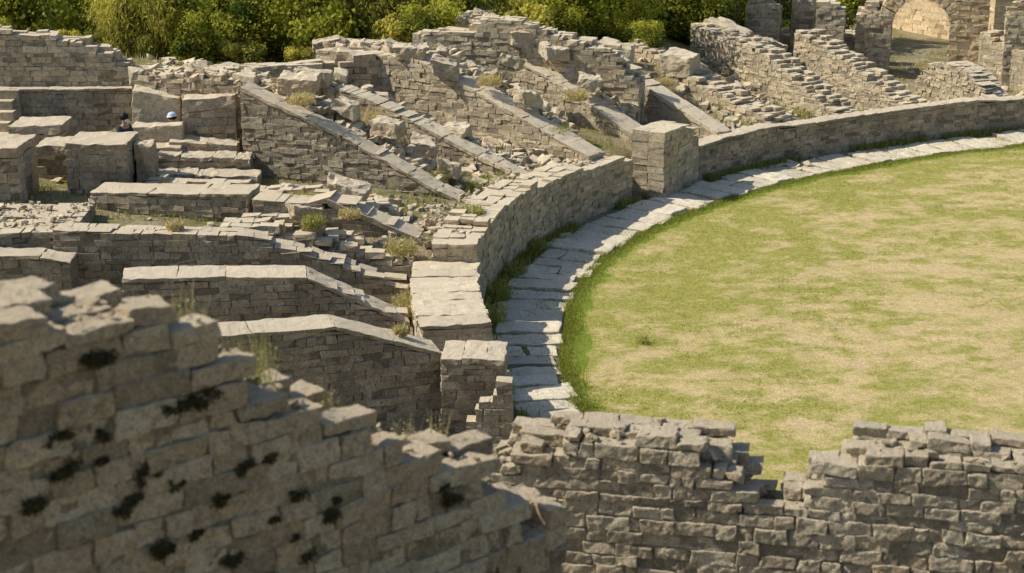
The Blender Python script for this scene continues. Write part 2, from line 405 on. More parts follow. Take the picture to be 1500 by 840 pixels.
rwall("rubble_wall","broken masonry core covered with loose stones",(-1.2,35.9),(-1,.1),[(0,1.3),(.6,1.4),(1.4,1.55),(2.0,1.85),(3.2,2.0),(4.4,2.0)],.8,1.2,ch=.13,bl=.28,rag=.08,miss=.3,mat=M_ST,rowd=.3,jit=.03)
wall("platform_wall","broad low masonry platform with earth and rubble top",[(-8.95,33.5),(-14,33.3)],[(0,1.95),(5,2.0)],1.0,2.5,side=-1,ch=.14,bl=.34,rag=.03,mat=M_DK,rowd=.4,jit=.022)
wall("ruined_wall","low dark wall below a masonry platform",[(-8.7,32.3),(-14,32.2)],[(0,1.7),(.6,1.8),(5,1.85)],.0,.6,side=-1,ch=.14,bl=.34,mode="clip",cap=.9,mat=M_DK,capth=.07,capamp=.025)

# ---------------------------------------------------------------- ramps
GRM="sloping ramp walls"
rwall("ramp_wall","tall triangular brick-like ramp wall with sloping coping",(-1.0,38.5),(-.95,.32),[(0,1.3),(.8,1.58),(1.5,1.93),(3.2,2.72),(5.8,3.72)],1.0,.6,ch=.12,bl=.25,mode="clip",cap=1.0,capr=(0,5.8),mat=M_DK,group=GRM,capth=.09,jit=.02,capamp=.025)
rwall("rubble_wall","rubble-covered upper slope behind a ramp wall",(-.9,39.15),(-.95,.32),[(.3,1.15),(1.0,1.35),(3.2,2.6),(5.8,3.75),(7.2,3.85),(9,3.7)],1.0,1.0,ch=.13,bl=.28,rag=.18,miss=.45,mat=M_ST,rowd=.28,jit=.035)
rwall("ramp_wall","long masonry ramp wall with smooth pale lower slab",(2.3,42.9),(-.83,.56),[(.35,1.4),(1.9,1.98),(3.8,2.7),(6.1,3.45),(9.5,3.35)],1.0,.75,ch=.12,bl=.25,mode="clip",cap=1.1,capr=(.3,4.6),mat=M_ST,group=GRM,capth=.10,jit=.02,capamp=.025)
rwall("rubble_wall","heap of broken masonry along a ramp wall",(2.6,43.5),(-.83,.56),[(1.6,1.6),(2.4,1.95),(4,2.75),(6.2,3.5),(8.5,3.45)],1.2,.9,ch=.13,bl=.28,rag=.18,miss=.45,mat=M_ST,rowd=.28,jit=.035)
rwall("ramp_wall","masonry ramp wall with weathered sloping coping stones",(3.3,46.1),(-.74,.68),[(-.9,1.1),(0,1.35),(1.6,2.0),(3.1,2.6),(5.8,3.4),(7.5,3.4)],1.0,.75,ch=.12,bl=.25,mode="clip",cap=1.1,capr=(-.9,4.2),mat=M_ST,group=GRM,capth=.10,jit=.02,capamp=.025)
rwall("rubble_wall","tumbled blocks piled on a ramp wall",(3.7,46.7),(-.74,.68),[(.9,1.5),(1.6,1.9),(3.1,2.65),(5.2,3.6),(6.2,3.9),(7.4,3.8)],1.2,.9,ch=.13,bl=.28,rag=.2,miss=.45,mat=M_ST,rowd=.28,jit=.035)
rwall("ramp_wall","intermediate ramp wall half buried in rubble",(.6,41.1),(-.90,.43),[(.2,1.2),(1.6,1.72),(3.2,2.35),(4.6,2.85),(5.6,3.1)],1.0,.6,ch=.12,bl=.25,mode="clip",cap=1.0,capr=(.2,3.4),mat=M_ST,group=GRM,capth=.09,jit=.02,capamp=.025)
rwall("rubble_wall","jumbled broken masonry between two ramp walls",(.7,41.7),(-.90,.43),[(.6,1.15),(1.8,1.6),(3.2,2.15),(4.8,2.75),(6.5,3.0),(8.5,3.0)],1.0,.6,ch=.13,bl=.28,rag=.18,miss=.45,mat=M_ST,rowd=.3,jit=.035)
wall("ruined_wall","low line of broken blocks along high ground",[(-2.5,47.3),(-8.8,45.3)],[(0,3.2),(2,3.5),(2.1,3.2),(4.5,3.3),(6.6,3.1)],2.0,.7,side=-1,ch=.18,bl=.45,rag=.12,miss=.3,mat=M_ST,rowd=.35,jit=.03)
rwall("ramp_wall","short ramp wall with smooth pale sloping slab",(5.8,47.3),(-.68,.74),[(0,1.15),(2.2,1.9),(3.5,2.35),(4.6,2.9)],.9,.6,ch=.13,bl=.28,mode="clip",cap=2.0,capr=(0,3.0),mat=M_ST,group=GRM,capth=.12)
GS="stepped ruined walls"
rwall("ruined_wall","large broken wall of regular blocks with stepped top",(3.6,48.0),(-.96,.29),[(0,2.4),(.25,2.68),(.6,2.9),(.7,3.32),(1.6,3.4),(1.7,3.57),(2.6,3.7),(2.7,3.85),(3.5,3.95),(3.6,4.1),(4.9,4.05),(5.0,3.7),(6.8,3.6)],1.3,.9,ch=.13,bl=.28,rag=.07,mat=M_ST,group=GS,rowd=.3,jit=.022)
rwall("ruined_wall","stepped grey wall falling toward the arena wall",(7.5,49.0),(-.61,.79),[(0,1.0),(.2,1.35),(1.2,1.45),(2.7,1.85),(4.7,2.4),(6.3,2.75)],.6,.9,ch=.11,bl=.25,rag=.05,miss=.15,mat=M_ST,group=GS,rowd=.3,jit=.022)
rwall("ruined_wall","long stepped wall of small blocks with ragged slope",(9.9,51.1),(-.53,.85),[(0,.95),(.5,1.15),(1.2,1.42),(2.1,1.8),(3,2.15),(4,2.45),(7.4,2.8)],.4,.9,ch=.10,bl=.24,rag=.05,miss=.15,mat=M_ST,group=GS,rowd=.3,jit=.022)
rwall("ruined_wall","short stepped wall of pale blocks near an arch",(12.3,52.3),(-.46,.89),[(0,.95),(.8,1.15),(1.7,1.45),(3,1.85),(4.8,2.35),(6,2.6)],.4,.9,ch=.10,bl=.24,rag=.05,miss=.15,mat=M_ST,group=GS,rowd=.3,jit=.022)
rwall("ruined_wall","rounded rough rubble wall beside a stone arch",(15.3,53.6),(-.43,.90),[(0,.6),(.4,1.0),(.9,1.35),(1.6,1.65),(2.4,1.75),(3.1,1.6),(3.6,1.3),(3.9,.9)],.3,.9,ch=.10,bl=.2,mode="clip",mat=M_ST,group=GS,rowd=.3,jit=.03)
rwall("ruined_wall","dark broken wall beyond the arena wall",(18.2,56.2),(-.6,.8),[(0,1.0),(.6,1.6),(2,2.0),(3.4,2.3)],.3,.8,ch=.13,bl=.28,rag=.08,mat=M_ST,group=GS,rowd=.3)
wall("back_wall","long tall wall of grey blocks with broken stepped top",[(-18,42.7),(-9.25,42.7)],[(0,4.75),(5,4.72),(7.3,4.46),(7.4,4.3),(8.0,4.2),(8.05,3.95),(8.4,3.9),(8.45,3.75),(8.75,3.7)],1.8,.8,ch=.13,bl=.3,rag=.04,mat=M_ST,rowd=.3,jit=.02)
wall("back_wall","lower projecting course of a long grey block wall",[(-18,42.35),(-9.3,42.35)],[(0,3.3),(8.7,3.32)],1.8,.33,ch=.13,bl=.3,mode="clip",cap=.9,mat=M_DK,capth=.07)
wall("back_wall","low distant wall with sloping broken end",[(-5.9,50.4),(-1.6,51.0)],[(0,3.2),(.8,3.33),(1.0,3.22),(4.3,3.03)],1.8,.8,ch=.14,bl=.32,mode="clip",cap=1.0,mat=M_ST,capth=.07)
wall("back_wall","low rubble wall on rising ground before shrubs",[(-1.9,52.0),(1.6,51.6)],[(0,3.1),(1,3.4),(2.2,3.55),(3.5,3.3)],1.8,.9,ch=.13,bl=.28,rag=.12,mat=M_ST,rowd=.3)

# ---------------------------------------------------------------- big blocks
def block(name,label,x0,x1,y0,y1,z0,z1,rot=0,tilt=(0,0),mat=None,cat="stone block",detail=True,group=None,topdz=(0,0,0,0),amp=.035,taper=0):
    cx,cy=(x0+x1)/2,(y0+y1)/2;k=[]
    for lv,z in enumerate((z0,z1)):
        for i,(x,y) in enumerate(((x0,y0),(x1,y0),(x1,y1),(x0,y1))):
            dx,dy=x-cx,y-cy
            if taper: dx*=1+R.uniform(-taper,taper);dy*=1+R.uniform(-taper,taper)
            zz=z+(topdz[i] if lv else 0)+dx*tilt[0]+dy*tilt[1]+R.uniform(-taper,taper)*.3
            k.append((cx+dx*math.cos(rot)-dy*math.sin(rot)+R.uniform(-.02,.02),cy+dx*math.sin(rot)+dy*math.cos(rot)+R.uniform(-.02,.02),zz+R.uniform(-.015,.015)))
    b=B();b.detail(np.array([k]),np.array([R.uniform(.3,.9)]),False,r=.02,amp=amp,freq=4,fine=1.3)
    return mk(name,b,mat or M_ST,label,cat,group=group)
def pier(label,x0,x1,y0,y1,z0,z1,mat=None,prof=None,cap=None,ch=.17,rag=0,mode="clip",name="stone_pier",capth=.1):
    return wall(name,label,[(x0,y0),(x1,y0+.001)],prof or [(0,z1),(x1-x0,z1)],z0,y1-y0,side=1,ch=ch,bl=.4,mode=mode,cap=cap,mat=mat or M_ST,cat="pier",rag=rag,capth=capth,jit=.02)
GB="large squared stone blocks"
pier("massive square pier with tilted flat capstone",-8.0,-6.7,40.8,42.3,1.5,3.35,prof=[(0,3.3),(1.3,3.42)],cap=1.4,ch=.2,mat=M_DK,capth=.3)
pier("squat square masonry block with smooth top",-10.1,-8.7,37.8,39.1,1.5,2.88,cap=2.0,ch=.19,mat=M_DK,capth=.25)
pier("low masonry block behind a squat pier",-11.1,-10.25,38.9,39.9,1.5,2.6,cap=1.4,ch=.19,mat=M_DK,capth=.22)
pier("broad low masonry block with flat top",-12.0,-10.75,40.0,41.1,1.5,2.85,cap=2,ch=.19,mat=M_DK,capth=.22)
pier("weathered masonry block at the end of a row",-13.6,-10.8,36.5,38.0,1.4,3.05,cap=1.5,ch=.19,mat=M_DK,capth=.2)
block("stone_block","pale rectangular stone slab stacked on rubble",-9.2,-7.95,40.4,41.0,2.0,2.75,group=GB)
block("stone_block","tall upright cut stone with sloped top",-9.35,-8.2,41.5,42.2,2.0,3.45,group=GB,topdz=(0,-.2,-.05,.1))
block("stone_block","thin flat stone slab lying on blocks",-9.0,-7.9,39.9,40.4,2.0,2.35,group=GB,tilt=(.02,.05))
block("stone_block","small dark cube of stone beside a pier",-8.65,-8.25,38.3,38.9,1.6,2.75,group=GB,mat=M_DK)
for i,(x0,x1,y,z) in enumerate([(-8.6,-5.9,38.6,2.0),(-8.4,-6.2,39.4,2.25),(-8.2,-6.6,40.1,2.45)]):
    wall("terrace_step","low stepped terrace of grey blocks",[(x0,y),(x1,y+.1)],[(0,z),(x1-x0,z-.1)],1.3,.75,ch=.15,bl=.36,mode="clip",mat=M_DK,cat="steps",rowd=.37,jit=.025,cap=.7,capth=.1,capamp=.04)
rwall("ruined_wall","low broken wall running between terraces",(-4.6,37.4),(-1,.1),[(0,1.75),(1.5,1.95),(3.8,2.1)],1.2,.6,ch=.14,rag=.06,miss=.2,mat=M_ST,rowd=.3)
b=B();K=[]
for i in range(6):
    x0,x1=-15,-12.35+R.uniform(-.05,.05);y0=40.7+i*.28;z=2.0+.22*(i+1);y1=42.3
    K.append([(x0,y0,1.6),(x1,y0,1.6),(x1,y1,1.6),(x0,y1,1.6),(x0,y0,z),(x1,y0,z),(x1,y1,z),(x0,y1,z-.003*i)])
b.detail(np.array(K),NR.rand(6)*.5+.5,False,r=.03,amp=.012,freq=3,big=False)
mk("stone_staircase",b,M_ST,"worn stone steps climbing to a long block wall","stairs")

# ---------------------------------------------------------------- arch and piers
D=np.array([.97,-.24]);D/=np.linalg.norm(D);PN=np.array([.24,.97]);PN/=np.linalg.norm(PN)
AP=np.array([13.6,60.3])
def al(s,o=0): q=AP+D*s+PN*o;return (float(q[0]),float(q[1]))
emp=bpy.data.objects.new("stone_arch",None);COL.objects.link(emp);emp.location=(*al(.8,.6),.4)
emp["org"]=[*al(.8,.6),.4];emp["label"]="free-standing round stone arch on two masonry piers";emp["category"]="arch"
def apier(s0,s1,o0,th,prof,parent=None,label=None,mat=None,mode="step",rag=.04,name="stone_pier",ch=.16):
    return wall(name,label,[al(s0,o0),al(s1,o0)],prof,.3,th,side=1,ch=ch,bl=.32,mode=mode,rag=rag,mat=mat or M_SAND,parent=parent,cat="pier",rowd=.34,jit=.025)
AR=1.0
apier(-1.45,-.2,0,1.1,[(0,2.5),(.2,2.8),(.5,3.2),(.7,3.2),(1.25,2.3)],parent=emp,name="pier",mat=M_ST)
apier(1.8,3.1,0,1.1,[(0,2.3),(.1,3.0),(.5,3.6),(1.3,4.0)],parent=emp,name="pier")
b=B();K=[];n=13
for i in range(n):
    a0=math.pi*i/n+.01;a1=math.pi*(i+1)/n-.01;k=[]
    ro=AR+.52+R.uniform(-.05,.08)
    for r_ in (AR,ro):
        for a,o in ((a0,0),(a1,0),(a1,1.1),(a0,1.1)):
            x,y=al(.8-math.cos(a)*r_,o+R.uniform(-.02,.02));k.append((x,y,2.25+math.sin(a)*r_))
    K.append(k)
b.detail(np.array(K),NR.rand(n),False,r=.02,amp=.03,freq=4,big=True)
mk("arch_ring",b,M_SAND,parent=emp)
apier(-5.3,-4.1,-.6,1.2,[(0,2.9),(.2,3.2),(.9,3.1),(1.2,2.7)],label="ruined square pier with eroded top block",rag=.1,mat=M_ST)
apier(-3.8,-3.0,.9,1.2,[(0,2.8),(.3,3.15),(.8,3.0)],label="narrow eroded masonry pier",rag=.1,mat=M_ST)
apier(-2.8,-1.8,-.9,1.0,[(0,2.9),(.3,3.2),(.7,3.05),(1.0,2.6)],label="weathered stone pier with jagged head",rag=.1,mat=M_ST)
apier(3.6,4.9,-1.6,1.0,[(0,2.7),(.3,3.4),(1.2,3.8)],label="tall broken pier beside a stone arch",mat=M_ST,rag=.1)
apier(5.6,9.0,-.6,1.0,[(0,2.8),(1,3.3),(3,3.2)],label="broad broken masonry pier",mat=M_ST,rag=.1)
apier(-6.7,-5.7,.2,1.0,[(0,2.6),(.4,2.95),(.9,2.8)],label="short pale masonry stub among ruins",rag=.08,mat=M_ST)
apier(-8.3,-7.1,-1.2,1.0,[(0,2.5),(.4,2.8),(1.2,2.5)],label="low square pier at the head of a stepped wall",mat=M_ST)
wall("outer_wall","low rubble wall linking ruined piers",[al(-7.5,2.2),al(-.6,2.2)],[(0,1.5),(2,1.9),(4,1.5),(6.3,1.8)],.3,.8,ch=.17,bl=.34,rag=.2,mat=M_ST,rowd=.36)
wall("outer_wall","golden sandy wall seen through the stone arch",[(15.0,76),(19.5,67)],[(0,3.0),(4,2.6),(10,2.8)],.2,.8,ch=.2,bl=.4,rag=.15,mat=M_SAND,side=-1)

# ---------------------------------------------------------------- foreground walls
wall("foreground_wall","large rough warm block wall with dark moss patches",rad((-2.7,8.6),(.75,.66),-1.6,4.12),
 [(a,z-.19) for a,z in [(-1.6,8.5),(0,8.42),(.33,8.40),(.5,8.29),(.75,8.24),(1.18,8.17),(1.3,7.95),(1.5,7.82),(1.6,7.66),(1.8,7.5),(2.0,7.4),(2.3,7.24),(2.5,7.0),(2.9,6.82),(3.5,6.66),(3.6,6.3),(3.8,6.15),(4.12,6.02)]],4.2,.72,side=1,ch=.135,bl=.29,detail=True,mat=M_NEAR,s0=-1.6,jit=.02,rag=.06,rowd=.24,damp=.013,miss=.15,g=.003)
def rws(s): return s*(1-.014*max(s,0))
RWP=[(-.25,4.85),(0,4.93),(.1,5.02),(.6,5.12),(1.4,5.1),(1.9,4.97),(2.0,4.8),(2.2,4.72),(2.22,4.55),(2.5,4.38),(2.6,4.26),(2.72,4.42),(3.0,4.47),(3.02,4.68),(3.3,4.75),(3.32,4.92),(3.9,4.87),(4.9,4.76),(7,4.7)]
RWP=[(rws(a),z-.14+.10*a) for a,z in RWP]
wall("foreground_wall","jagged broken grey rubble-block wall with notch in top",rad((0,15),(1,-.2),-.25,6.3),
 RWP[:-1]+[(6.3,RWP[-1][1])],1.0,.62,side=1,ch=.12,bl=.26,detail=True,mat=M_RW,s0=-.25,jit=.022,rag=.06,rowd=.21,miss=.15,damp=.011,g=.003)

# ---------------------------------------------------------------- rubble
def rocks(b,C,S,flat=.6,detail=False):
    n=len(C);U=np.array([(-1,-1,-1),(1,-1,-1),(1,1,-1),(-1,1,-1),(-1,-1,1),(1,-1,1),(1,1,1),(-1,1,1)],float)
    sz=np.stack([S*NR.uniform(.7,1.3,n),S*NR.uniform(.6,1.1,n),S*NR.uniform(.45,1.1,n)*flat],-1)/2
    K=U[None]*sz[:,None]*(1+NR.uniform(-.3,.3,(n,8,1)))
    K+=NR.uniform(-.13,.13,K.shape)*S[:,None,None]
    a=NR.uniform(0,6.28,n);t=NR.uniform(-.45,.45,(n,2))
    ca,sa=np.cos(a)[:,None],np.sin(a)[:,None]
    x=K[...,0]*ca-K[...,1]*sa;y=K[...,0]*sa+K[...,1]*ca
    z=K[...,2]+x*t[:,0:1]+y*t[:,1:2]
    K=np.stack([x,y,z],-1)+C[:,None]
    b.detail(K,NR.rand(n),False,r=.03,amp=.03,freq=5,big=False)
def strew(label,n,fn,smin=.06,smax=.32,mat=None,name="rubble"):
    b=B();C=[];S=[]
    for i in range(n):
        x,y,z=fn();s=smin+(smax-smin)*R.random()**2.2
        C.append((x,y,z+s*.15));S.append(s)
    rocks(b,np.array(C),np.array(S),flat=.75)
    mk(name,b,mat or M_ST,label,"rubble",kind="stuff")
def along(P,d,prof,w0,w1,dz=0):
    l=math.hypot(*d);d=(d[0]/l,d[1]/l);nx,ny=d[1],-d[0]
    xs=[p[0] for p in prof];zs=[p[1] for p in prof]
    def f():
        s=R.uniform(xs[0],xs[-1]);o=R.uniform(w0,w1)
        return P[0]+d[0]*s+nx*o,P[1]+d[1]*s+ny*o,float(np.interp(s,xs,zs))+dz+R.uniform(-.1,.08)
    return f
def onground(x0,x1,y0,y1):
    def f():
        x=R.uniform(x0,x1);y=R.uniform(y0,y1);return x,y,gz1(x,y)
    return f
strew("loose broken stones on a ramp slope",650,along((-.9,39.15),(-.95,.32),[(.5,1.3),(3.2,2.65),(5.8,3.7),(9,3.7)],.0,1.0),.05,.32)
strew("loose broken stones along a masonry ramp",650,along((2.55,43.5),(-.83,.56),[(2,1.8),(4,2.75),(6.2,3.45),(9.5,3.3)],.0,1.0),.05,.32)
strew("loose broken stones between ramp walls",500,along((.7,41.6),(-.90,.43),[(.6,1.15),(1.8,1.6),(3.2,2.15),(4.8,2.75),(8.5,3.0)],.0,.7),.05,.32)
strew("tumbled broken stones on upper ramp",600,along((3.6,46.65),(-.74,.68),[(.8,1.6),(3.1,2.65),(5.2,3.6),(7.4,3.8)],.0,1.0),.05,.32)
strew("broken stones scattered between radial walls",300,onground(-5.5,-1.6,34.6,38.5),.05,.24)
strew("broken stones between ramp walls",1100,onground(-6,1.5,40.3,46.5),.05,.34)
strew("broken stones between stepped walls",500,onground(2,9,47.5,56),.06,.3)
strew("stones scattered on high rough ground",700,onground(-11,2,43,50),.06,.35)
strew("small stones around block piers",140,onground(-13,-5.5,35,41),.05,.2)
strew("stones scattered near the arch",260,onground(8,19,53,62),.05,.3)
strew("small stones on a broad platform",350,lambda:(R.uniform(-14,-9),R.uniform(33.5,35.9),2.0),.04,.14)
strew("small chips and earth on arena wall top",420,lambda:(lambda t,o:(*eth(t,o),1.55-.3*max(0,(t-thY(36))/(thY(43.5)-thY(36)))))(R.uniform(thY(33.8),thY(43.5)),R.uniform(.4,1.4)),.04,.16)
def rwz(s): return float(np.interp(s,[a for a,_ in RWP],[z for _,z in RWP]))
strew("small chips on a broken wall top",220,lambda:(lambda s,o:(s*.98+o*.196,15.0-.196*s+o*.98,rwz(s)-.08))(R.uniform(-.2,5.5),R.uniform(.05,.55)),.03,.12,mat=M_RW)
strew("crumbled stones on a stepped wall top",220,lambda:(lambda s,o:(-2.7+.7507*s-.6606*o,8.6+.6606*s+.7507*o,float(np.interp(s,[0,1.2,1.5,1.9,2.3,2.5,2.9,3.4,3.6,4.1],[8.2,7.93,7.6,7.2,7.0,6.75,6.6,6.45,6.05,5.8]))))(R.uniform(0,4),R.uniform(.05,.65)),.02,.09,mat=M_NEAR)
GF="fallen squared stones on the ruins"
for (x,y,z,l,w,h) in [(-5.2,41.0,3.75,.9,.65,.4),(-4.0,40.7,3.25,.6,.5,.35),(-3.0,40.4,2.8,.7,.55,.35),(-2.2,41.8,2.0,.6,.5,.4),(-1.4,42.9,2.2,.7,.5,.35),
  (.4,44.8,2.7,.6,.5,.35),(-1.8,45.6,3.35,.7,.55,.4),(-2.8,46.6,3.6,.8,.55,.4),(-4.4,47.2,3.35,.9,.65,.4),(-6.3,43.2,3.65,1.1,.8,.3),(-5.2,44.4,3.3,.9,.65,.35),
  (-7.6,44.5,3.2,1.1,.7,.35),(1.2,48.6,3.3,.7,.55,.35),(.3,49.2,3.6,.8,.6,.4),(-1.5,39.9,1.9,.5,.4,.4),(-2.9,38.0,1.5,.6,.5,.3),(-3.6,36.6,2.2,.8,.5,.25),
  (-4.3,34.5,2.15,.7,.4,.25),(-4.9,37.5,1.9,.6,.5,.3),(-2.4,49.6,2.5,1.0,.6,.4),(5.2,52.3,2.4,1.0,.8,.7),(3.2,52.6,2.7,1.0,.7,.6),
  (7.4,57.6,2.4,1.4,1.1,1.0),(8.6,57.2,2.0,.9,.8,1.0),(2.9,50.5,2.2,.6,.5,.4),(4.3,49.8,1.6,.6,.5,.4),(2.2,47.6,2.6,.6,.5,.35),(.0,47.4,3.2,.6,.5,.35)]:
    block("fallen_stone","weathered fallen limestone block lying on broken masonry",x-l/2,x+l/2,y-w/2,y+w/2,z-h*.7,z+h*.3,rot=R.uniform(-.6,.6),tilt=(R.uniform(-.35,.1),R.uniform(-.25,.25)),group=GF,amp=.05,taper=.16)

# ---------------------------------------------------------------- vegetation
def blades(b,P,H,W,lean,c0,dry):
    n=len(P);a=NR.uniform(0,6.28,n);w=np.stack([np.cos(a),np.sin(a),0*a],-1)*(W[:,None]/2)
    la=NR.uniform(0,6.28,n);L=np.stack([np.cos(la),np.sin(la),0*la],-1)*(lean*H*NR.rand(n))[:,None]
    up=np.stack([0*H,0*H,H],-1)
    V=np.stack([P-w,P+w,P+L+up+w*.25,P+L+up-w*.25],1)
    C=np.stack([np.clip(c0+NR.uniform(-.35,.35,n),0,1),np.clip(dry,0,1),0*a,0*a+1],-1)
    b.add(V.reshape(-1,3),np.arange(4*n).reshape(n,4),np.repeat(C,4,0))
n=240000
x=NR.uniform(0,22,n);y=NR.uniform(17,54,n);g=green(x,y);d=sd(x,y)
cl=n2(x,y,7,31)
k=(d<-pwid(y))&(NR.rand(n)<np.clip(g+(cl-.5)*1.2,.08,.9))&(x<.30*y+1.5)
x,y,g=x[k],y[k],g[k];n=len(x)
b=B();H=NR.uniform(.015,.04,n)*(.6+.8*np.clip(g,0,1));blades(b,np.stack([x,y,np.full(n,.02)],-1),H,NR.uniform(.008,.02,n),.9,np.full(n,.68),np.clip(1.15-g*1.2,0,1)*NR.rand(n)**.5)
mk("grass",b,M_GRASS,"short patchy green grass over arena lawn","grass",kind="stuff",origin=(0,0,0))
n=26000;th=NR.uniform(thY(25),thX(20),n);o=-np.abs(NR.normal(-.04,.17,n))+.06
P=np.array([eth(t,q-float(1.3+.52*min(1,max(0,(CY+EB*math.sin(t)-28.8)/4.2)))) for t,q in zip(th,o)]);b=B()
blades(b,np.column_stack([P,np.full(n,.02)]),NR.uniform(.03,.08,n),NR.uniform(.01,.022,n),.8,np.full(n,.55),(NR.rand(n)<.1)*.5)
n=15000;th=NR.uniform(thY(27),thX(17),n);o=-np.abs(NR.normal(0,.17,n));k=vn(np.stack([th*40,th*0,th*0],-1))>.4
P=np.array([eth(t,q) for t,q in zip(th[k],o[k])]);m=len(P)
blades(b,np.column_stack([P,np.full(m,.0)]),NR.uniform(.05,.25,m),NR.uniform(.012,.03,m),.6,np.full(m,.45),(NR.rand(m)<.15)*.6)
n=14000;th=NR.uniform(thY(27),thX(17),n);o=-NR.uniform(.2,1.8,n);P=np.array([eth(t,q) for t,q in zip(th,o)])
blades(b,np.column_stack([P,np.full(n,.0)]),NR.uniform(.04,.09,n),NR.uniform(.01,.02,n),.4,np.full(n,.5),NR.rand(n)*.6)
mk("grass",b,M_GRASS,"fresh green grass edging the slab path","grass",kind="stuff",origin=(0,0,0))
n=110000;x=NR.uniform(-14,22,n);y=NR.uniform(33,66,n);d=sd(x,y);k=(d>1.0)&(n2(x,y,.8,20)>.48)&((y<56)|(x>7))
x,y=x[k],y[k];m=len(x);b=B()
blades(b,np.stack([x,y,gz(x,y)-.02],-1),NR.uniform(.05,.2,m),NR.uniform(.012,.03,m),.6,np.full(m,.7),NR.rand(m)*1.2*(n2(x,y,.4,22)))
mk("grass",b,M_GRASS,"dry and green grass among the ruins","grass",kind="stuff",origin=(0,0,0))
def tuft(x,y,z,r,h,dryness,n=160,label="leafy green weed tuft rooted in masonry",w=.02,lv=2,lean=.8):
    b=B();rr=r*np.sqrt(NR.rand(n));a=NR.uniform(0,6.28,n)
    P=np.stack([x+rr*np.cos(a),y+rr*np.sin(a),np.full(n,z)],-1)
    blades(b,P,h*NR.uniform(.3,1,n),NR.uniform(.5,1,n)*w,lean,np.full(n,.75),np.clip(dryness+NR.uniform(-.3,.3,n),0,1))
    m=n*lv;rr=r*1.2*np.sqrt(NR.rand(m));a=NR.uniform(0,6.28,m);zz=z+h*.7*NR.rand(m)
    P=np.stack([x+rr*np.cos(a),y+rr*np.sin(a),zz],-1);U=NR.normal(0,1,(m,3));Wv=NR.normal(0,1,(m,3));U*=(w*1.1/np.linalg.norm(U,axis=1))[:,None];Wv*=(w*.8/np.linalg.norm(Wv,axis=1))[:,None]
    V=np.stack([P-U,P-Wv,P+U,P+Wv],1);C=np.stack([NR.rand(m)*.5+.5,np.clip(dryness+NR.uniform(-.3,.3,m),0,1),0*a,0*a+1],-1)
    b.add(V.reshape(-1,3),np.arange(4*m).reshape(m,4),np.repeat(C,4,0))
    mk("weed_plant",b,M_GRASS,label,"weed",group="weeds growing on the ruins")
for (x,y,z,r,h,dr) in [(-1.0,40.1,1.15,.5,.45,.1),(-.3,40.6,1.1,.55,.5,.0),(-1.9,39.9,1.5,.4,.5,.3),(-3.7,42.6,2.2,.45,.7,.95),(-4.1,34.0,1.95,.2,.3,.2),(-2.3,34.0,1.4,.3,.35,.6),(-2.0,31.8,.8,.3,.5,.6),
   (-9.6,44.0,3.0,.5,.9,.9),(3.6,50.2,2.0,.4,.4,.5),(-11.0,37.8,1.6,.5,.4,.2),(.0,37.0,.0,.3,.4,.2),(-.9,36.6,1.5,.25,.3,.3),(1.1,44.4,1.7,.4,.35,.3),(9.3,52.5,.7,.5,.25,.1),(11.8,54.6,.6,.5,.25,.1),
   (-1.0,29.6,.5,.3,.4,.3),(-.3,28.4,.0,.3,.35,.4),(-8.0,44.3,3.0,.5,.4,.8),(6.6,50.8,1.2,.4,.3,.2),(-4.6,36.2,1.9,.3,.3,.5),(-.35,35.2,0,.3,.5,.1),(-.5,33.6,0,.35,.5,.1),(.5,39.0,0,.3,.4,.1),
   (-2.8,43.4,2.2,.3,.35,.9),(-.6,45.2,2.9,.3,.35,.8),(1.8,46.8,2.2,.3,.35,.8),(-5.0,39.9,3.4,.3,.3,.8),(-3.4,34.6,2.0,.2,.22,.8),(4.6,51.2,1.8,.3,.3,.8),(-6.8,33.3,2.1,.15,.2,.8),(-1.9,27.6,1.75,.1,.2,.7)]:
    tuft(x,y,z,r,h,dr,n=220,label="dry straw-coloured weed tuft on masonry" if dr>.5 else "leafy green weed tuft rooted in masonry",w=.028)
tuft(2.6,32.2,.02,.13,.24,.25,n=70,label="small yellow-green weed standing on dry lawn",w=.016,lean=.5)
def lwp(s,z,o=.3): 
    l=math.hypot(.75,.66);dx,dy=.75/l,.66/l;return (-2.7+dx*s-dy*o,8.6+dy*s+dx*o,z)
for s,z,r,h,dr,n in [(1.35,7.65,.10,.42,.55,40),(1.85,7.15,.12,.52,.35,80),(1.7,7.25,.1,.42,.6,40),(3.0,6.45,.08,.36,.8,26),(3.3,6.4,.08,.34,.9,22),(2.35,6.9,.08,.25,.6,30)]:
    tuft(*lwp(s,z,.45),r,h,dr,n=n,label="thin yellow-green weed stalks on a wall top",w=.009,lv=3,lean=.3)
l=math.hypot(.75,.66);ddx,ddy=.75/l,.66/l
lx=[0,.33,.75,1.18,1.5,1.9,2.3,2.9,3.5,3.6,4.1];lzs=[8.15,8.15,7.95,7.85,7.55,7.15,6.95,6.55,6.25,5.85,5.65]
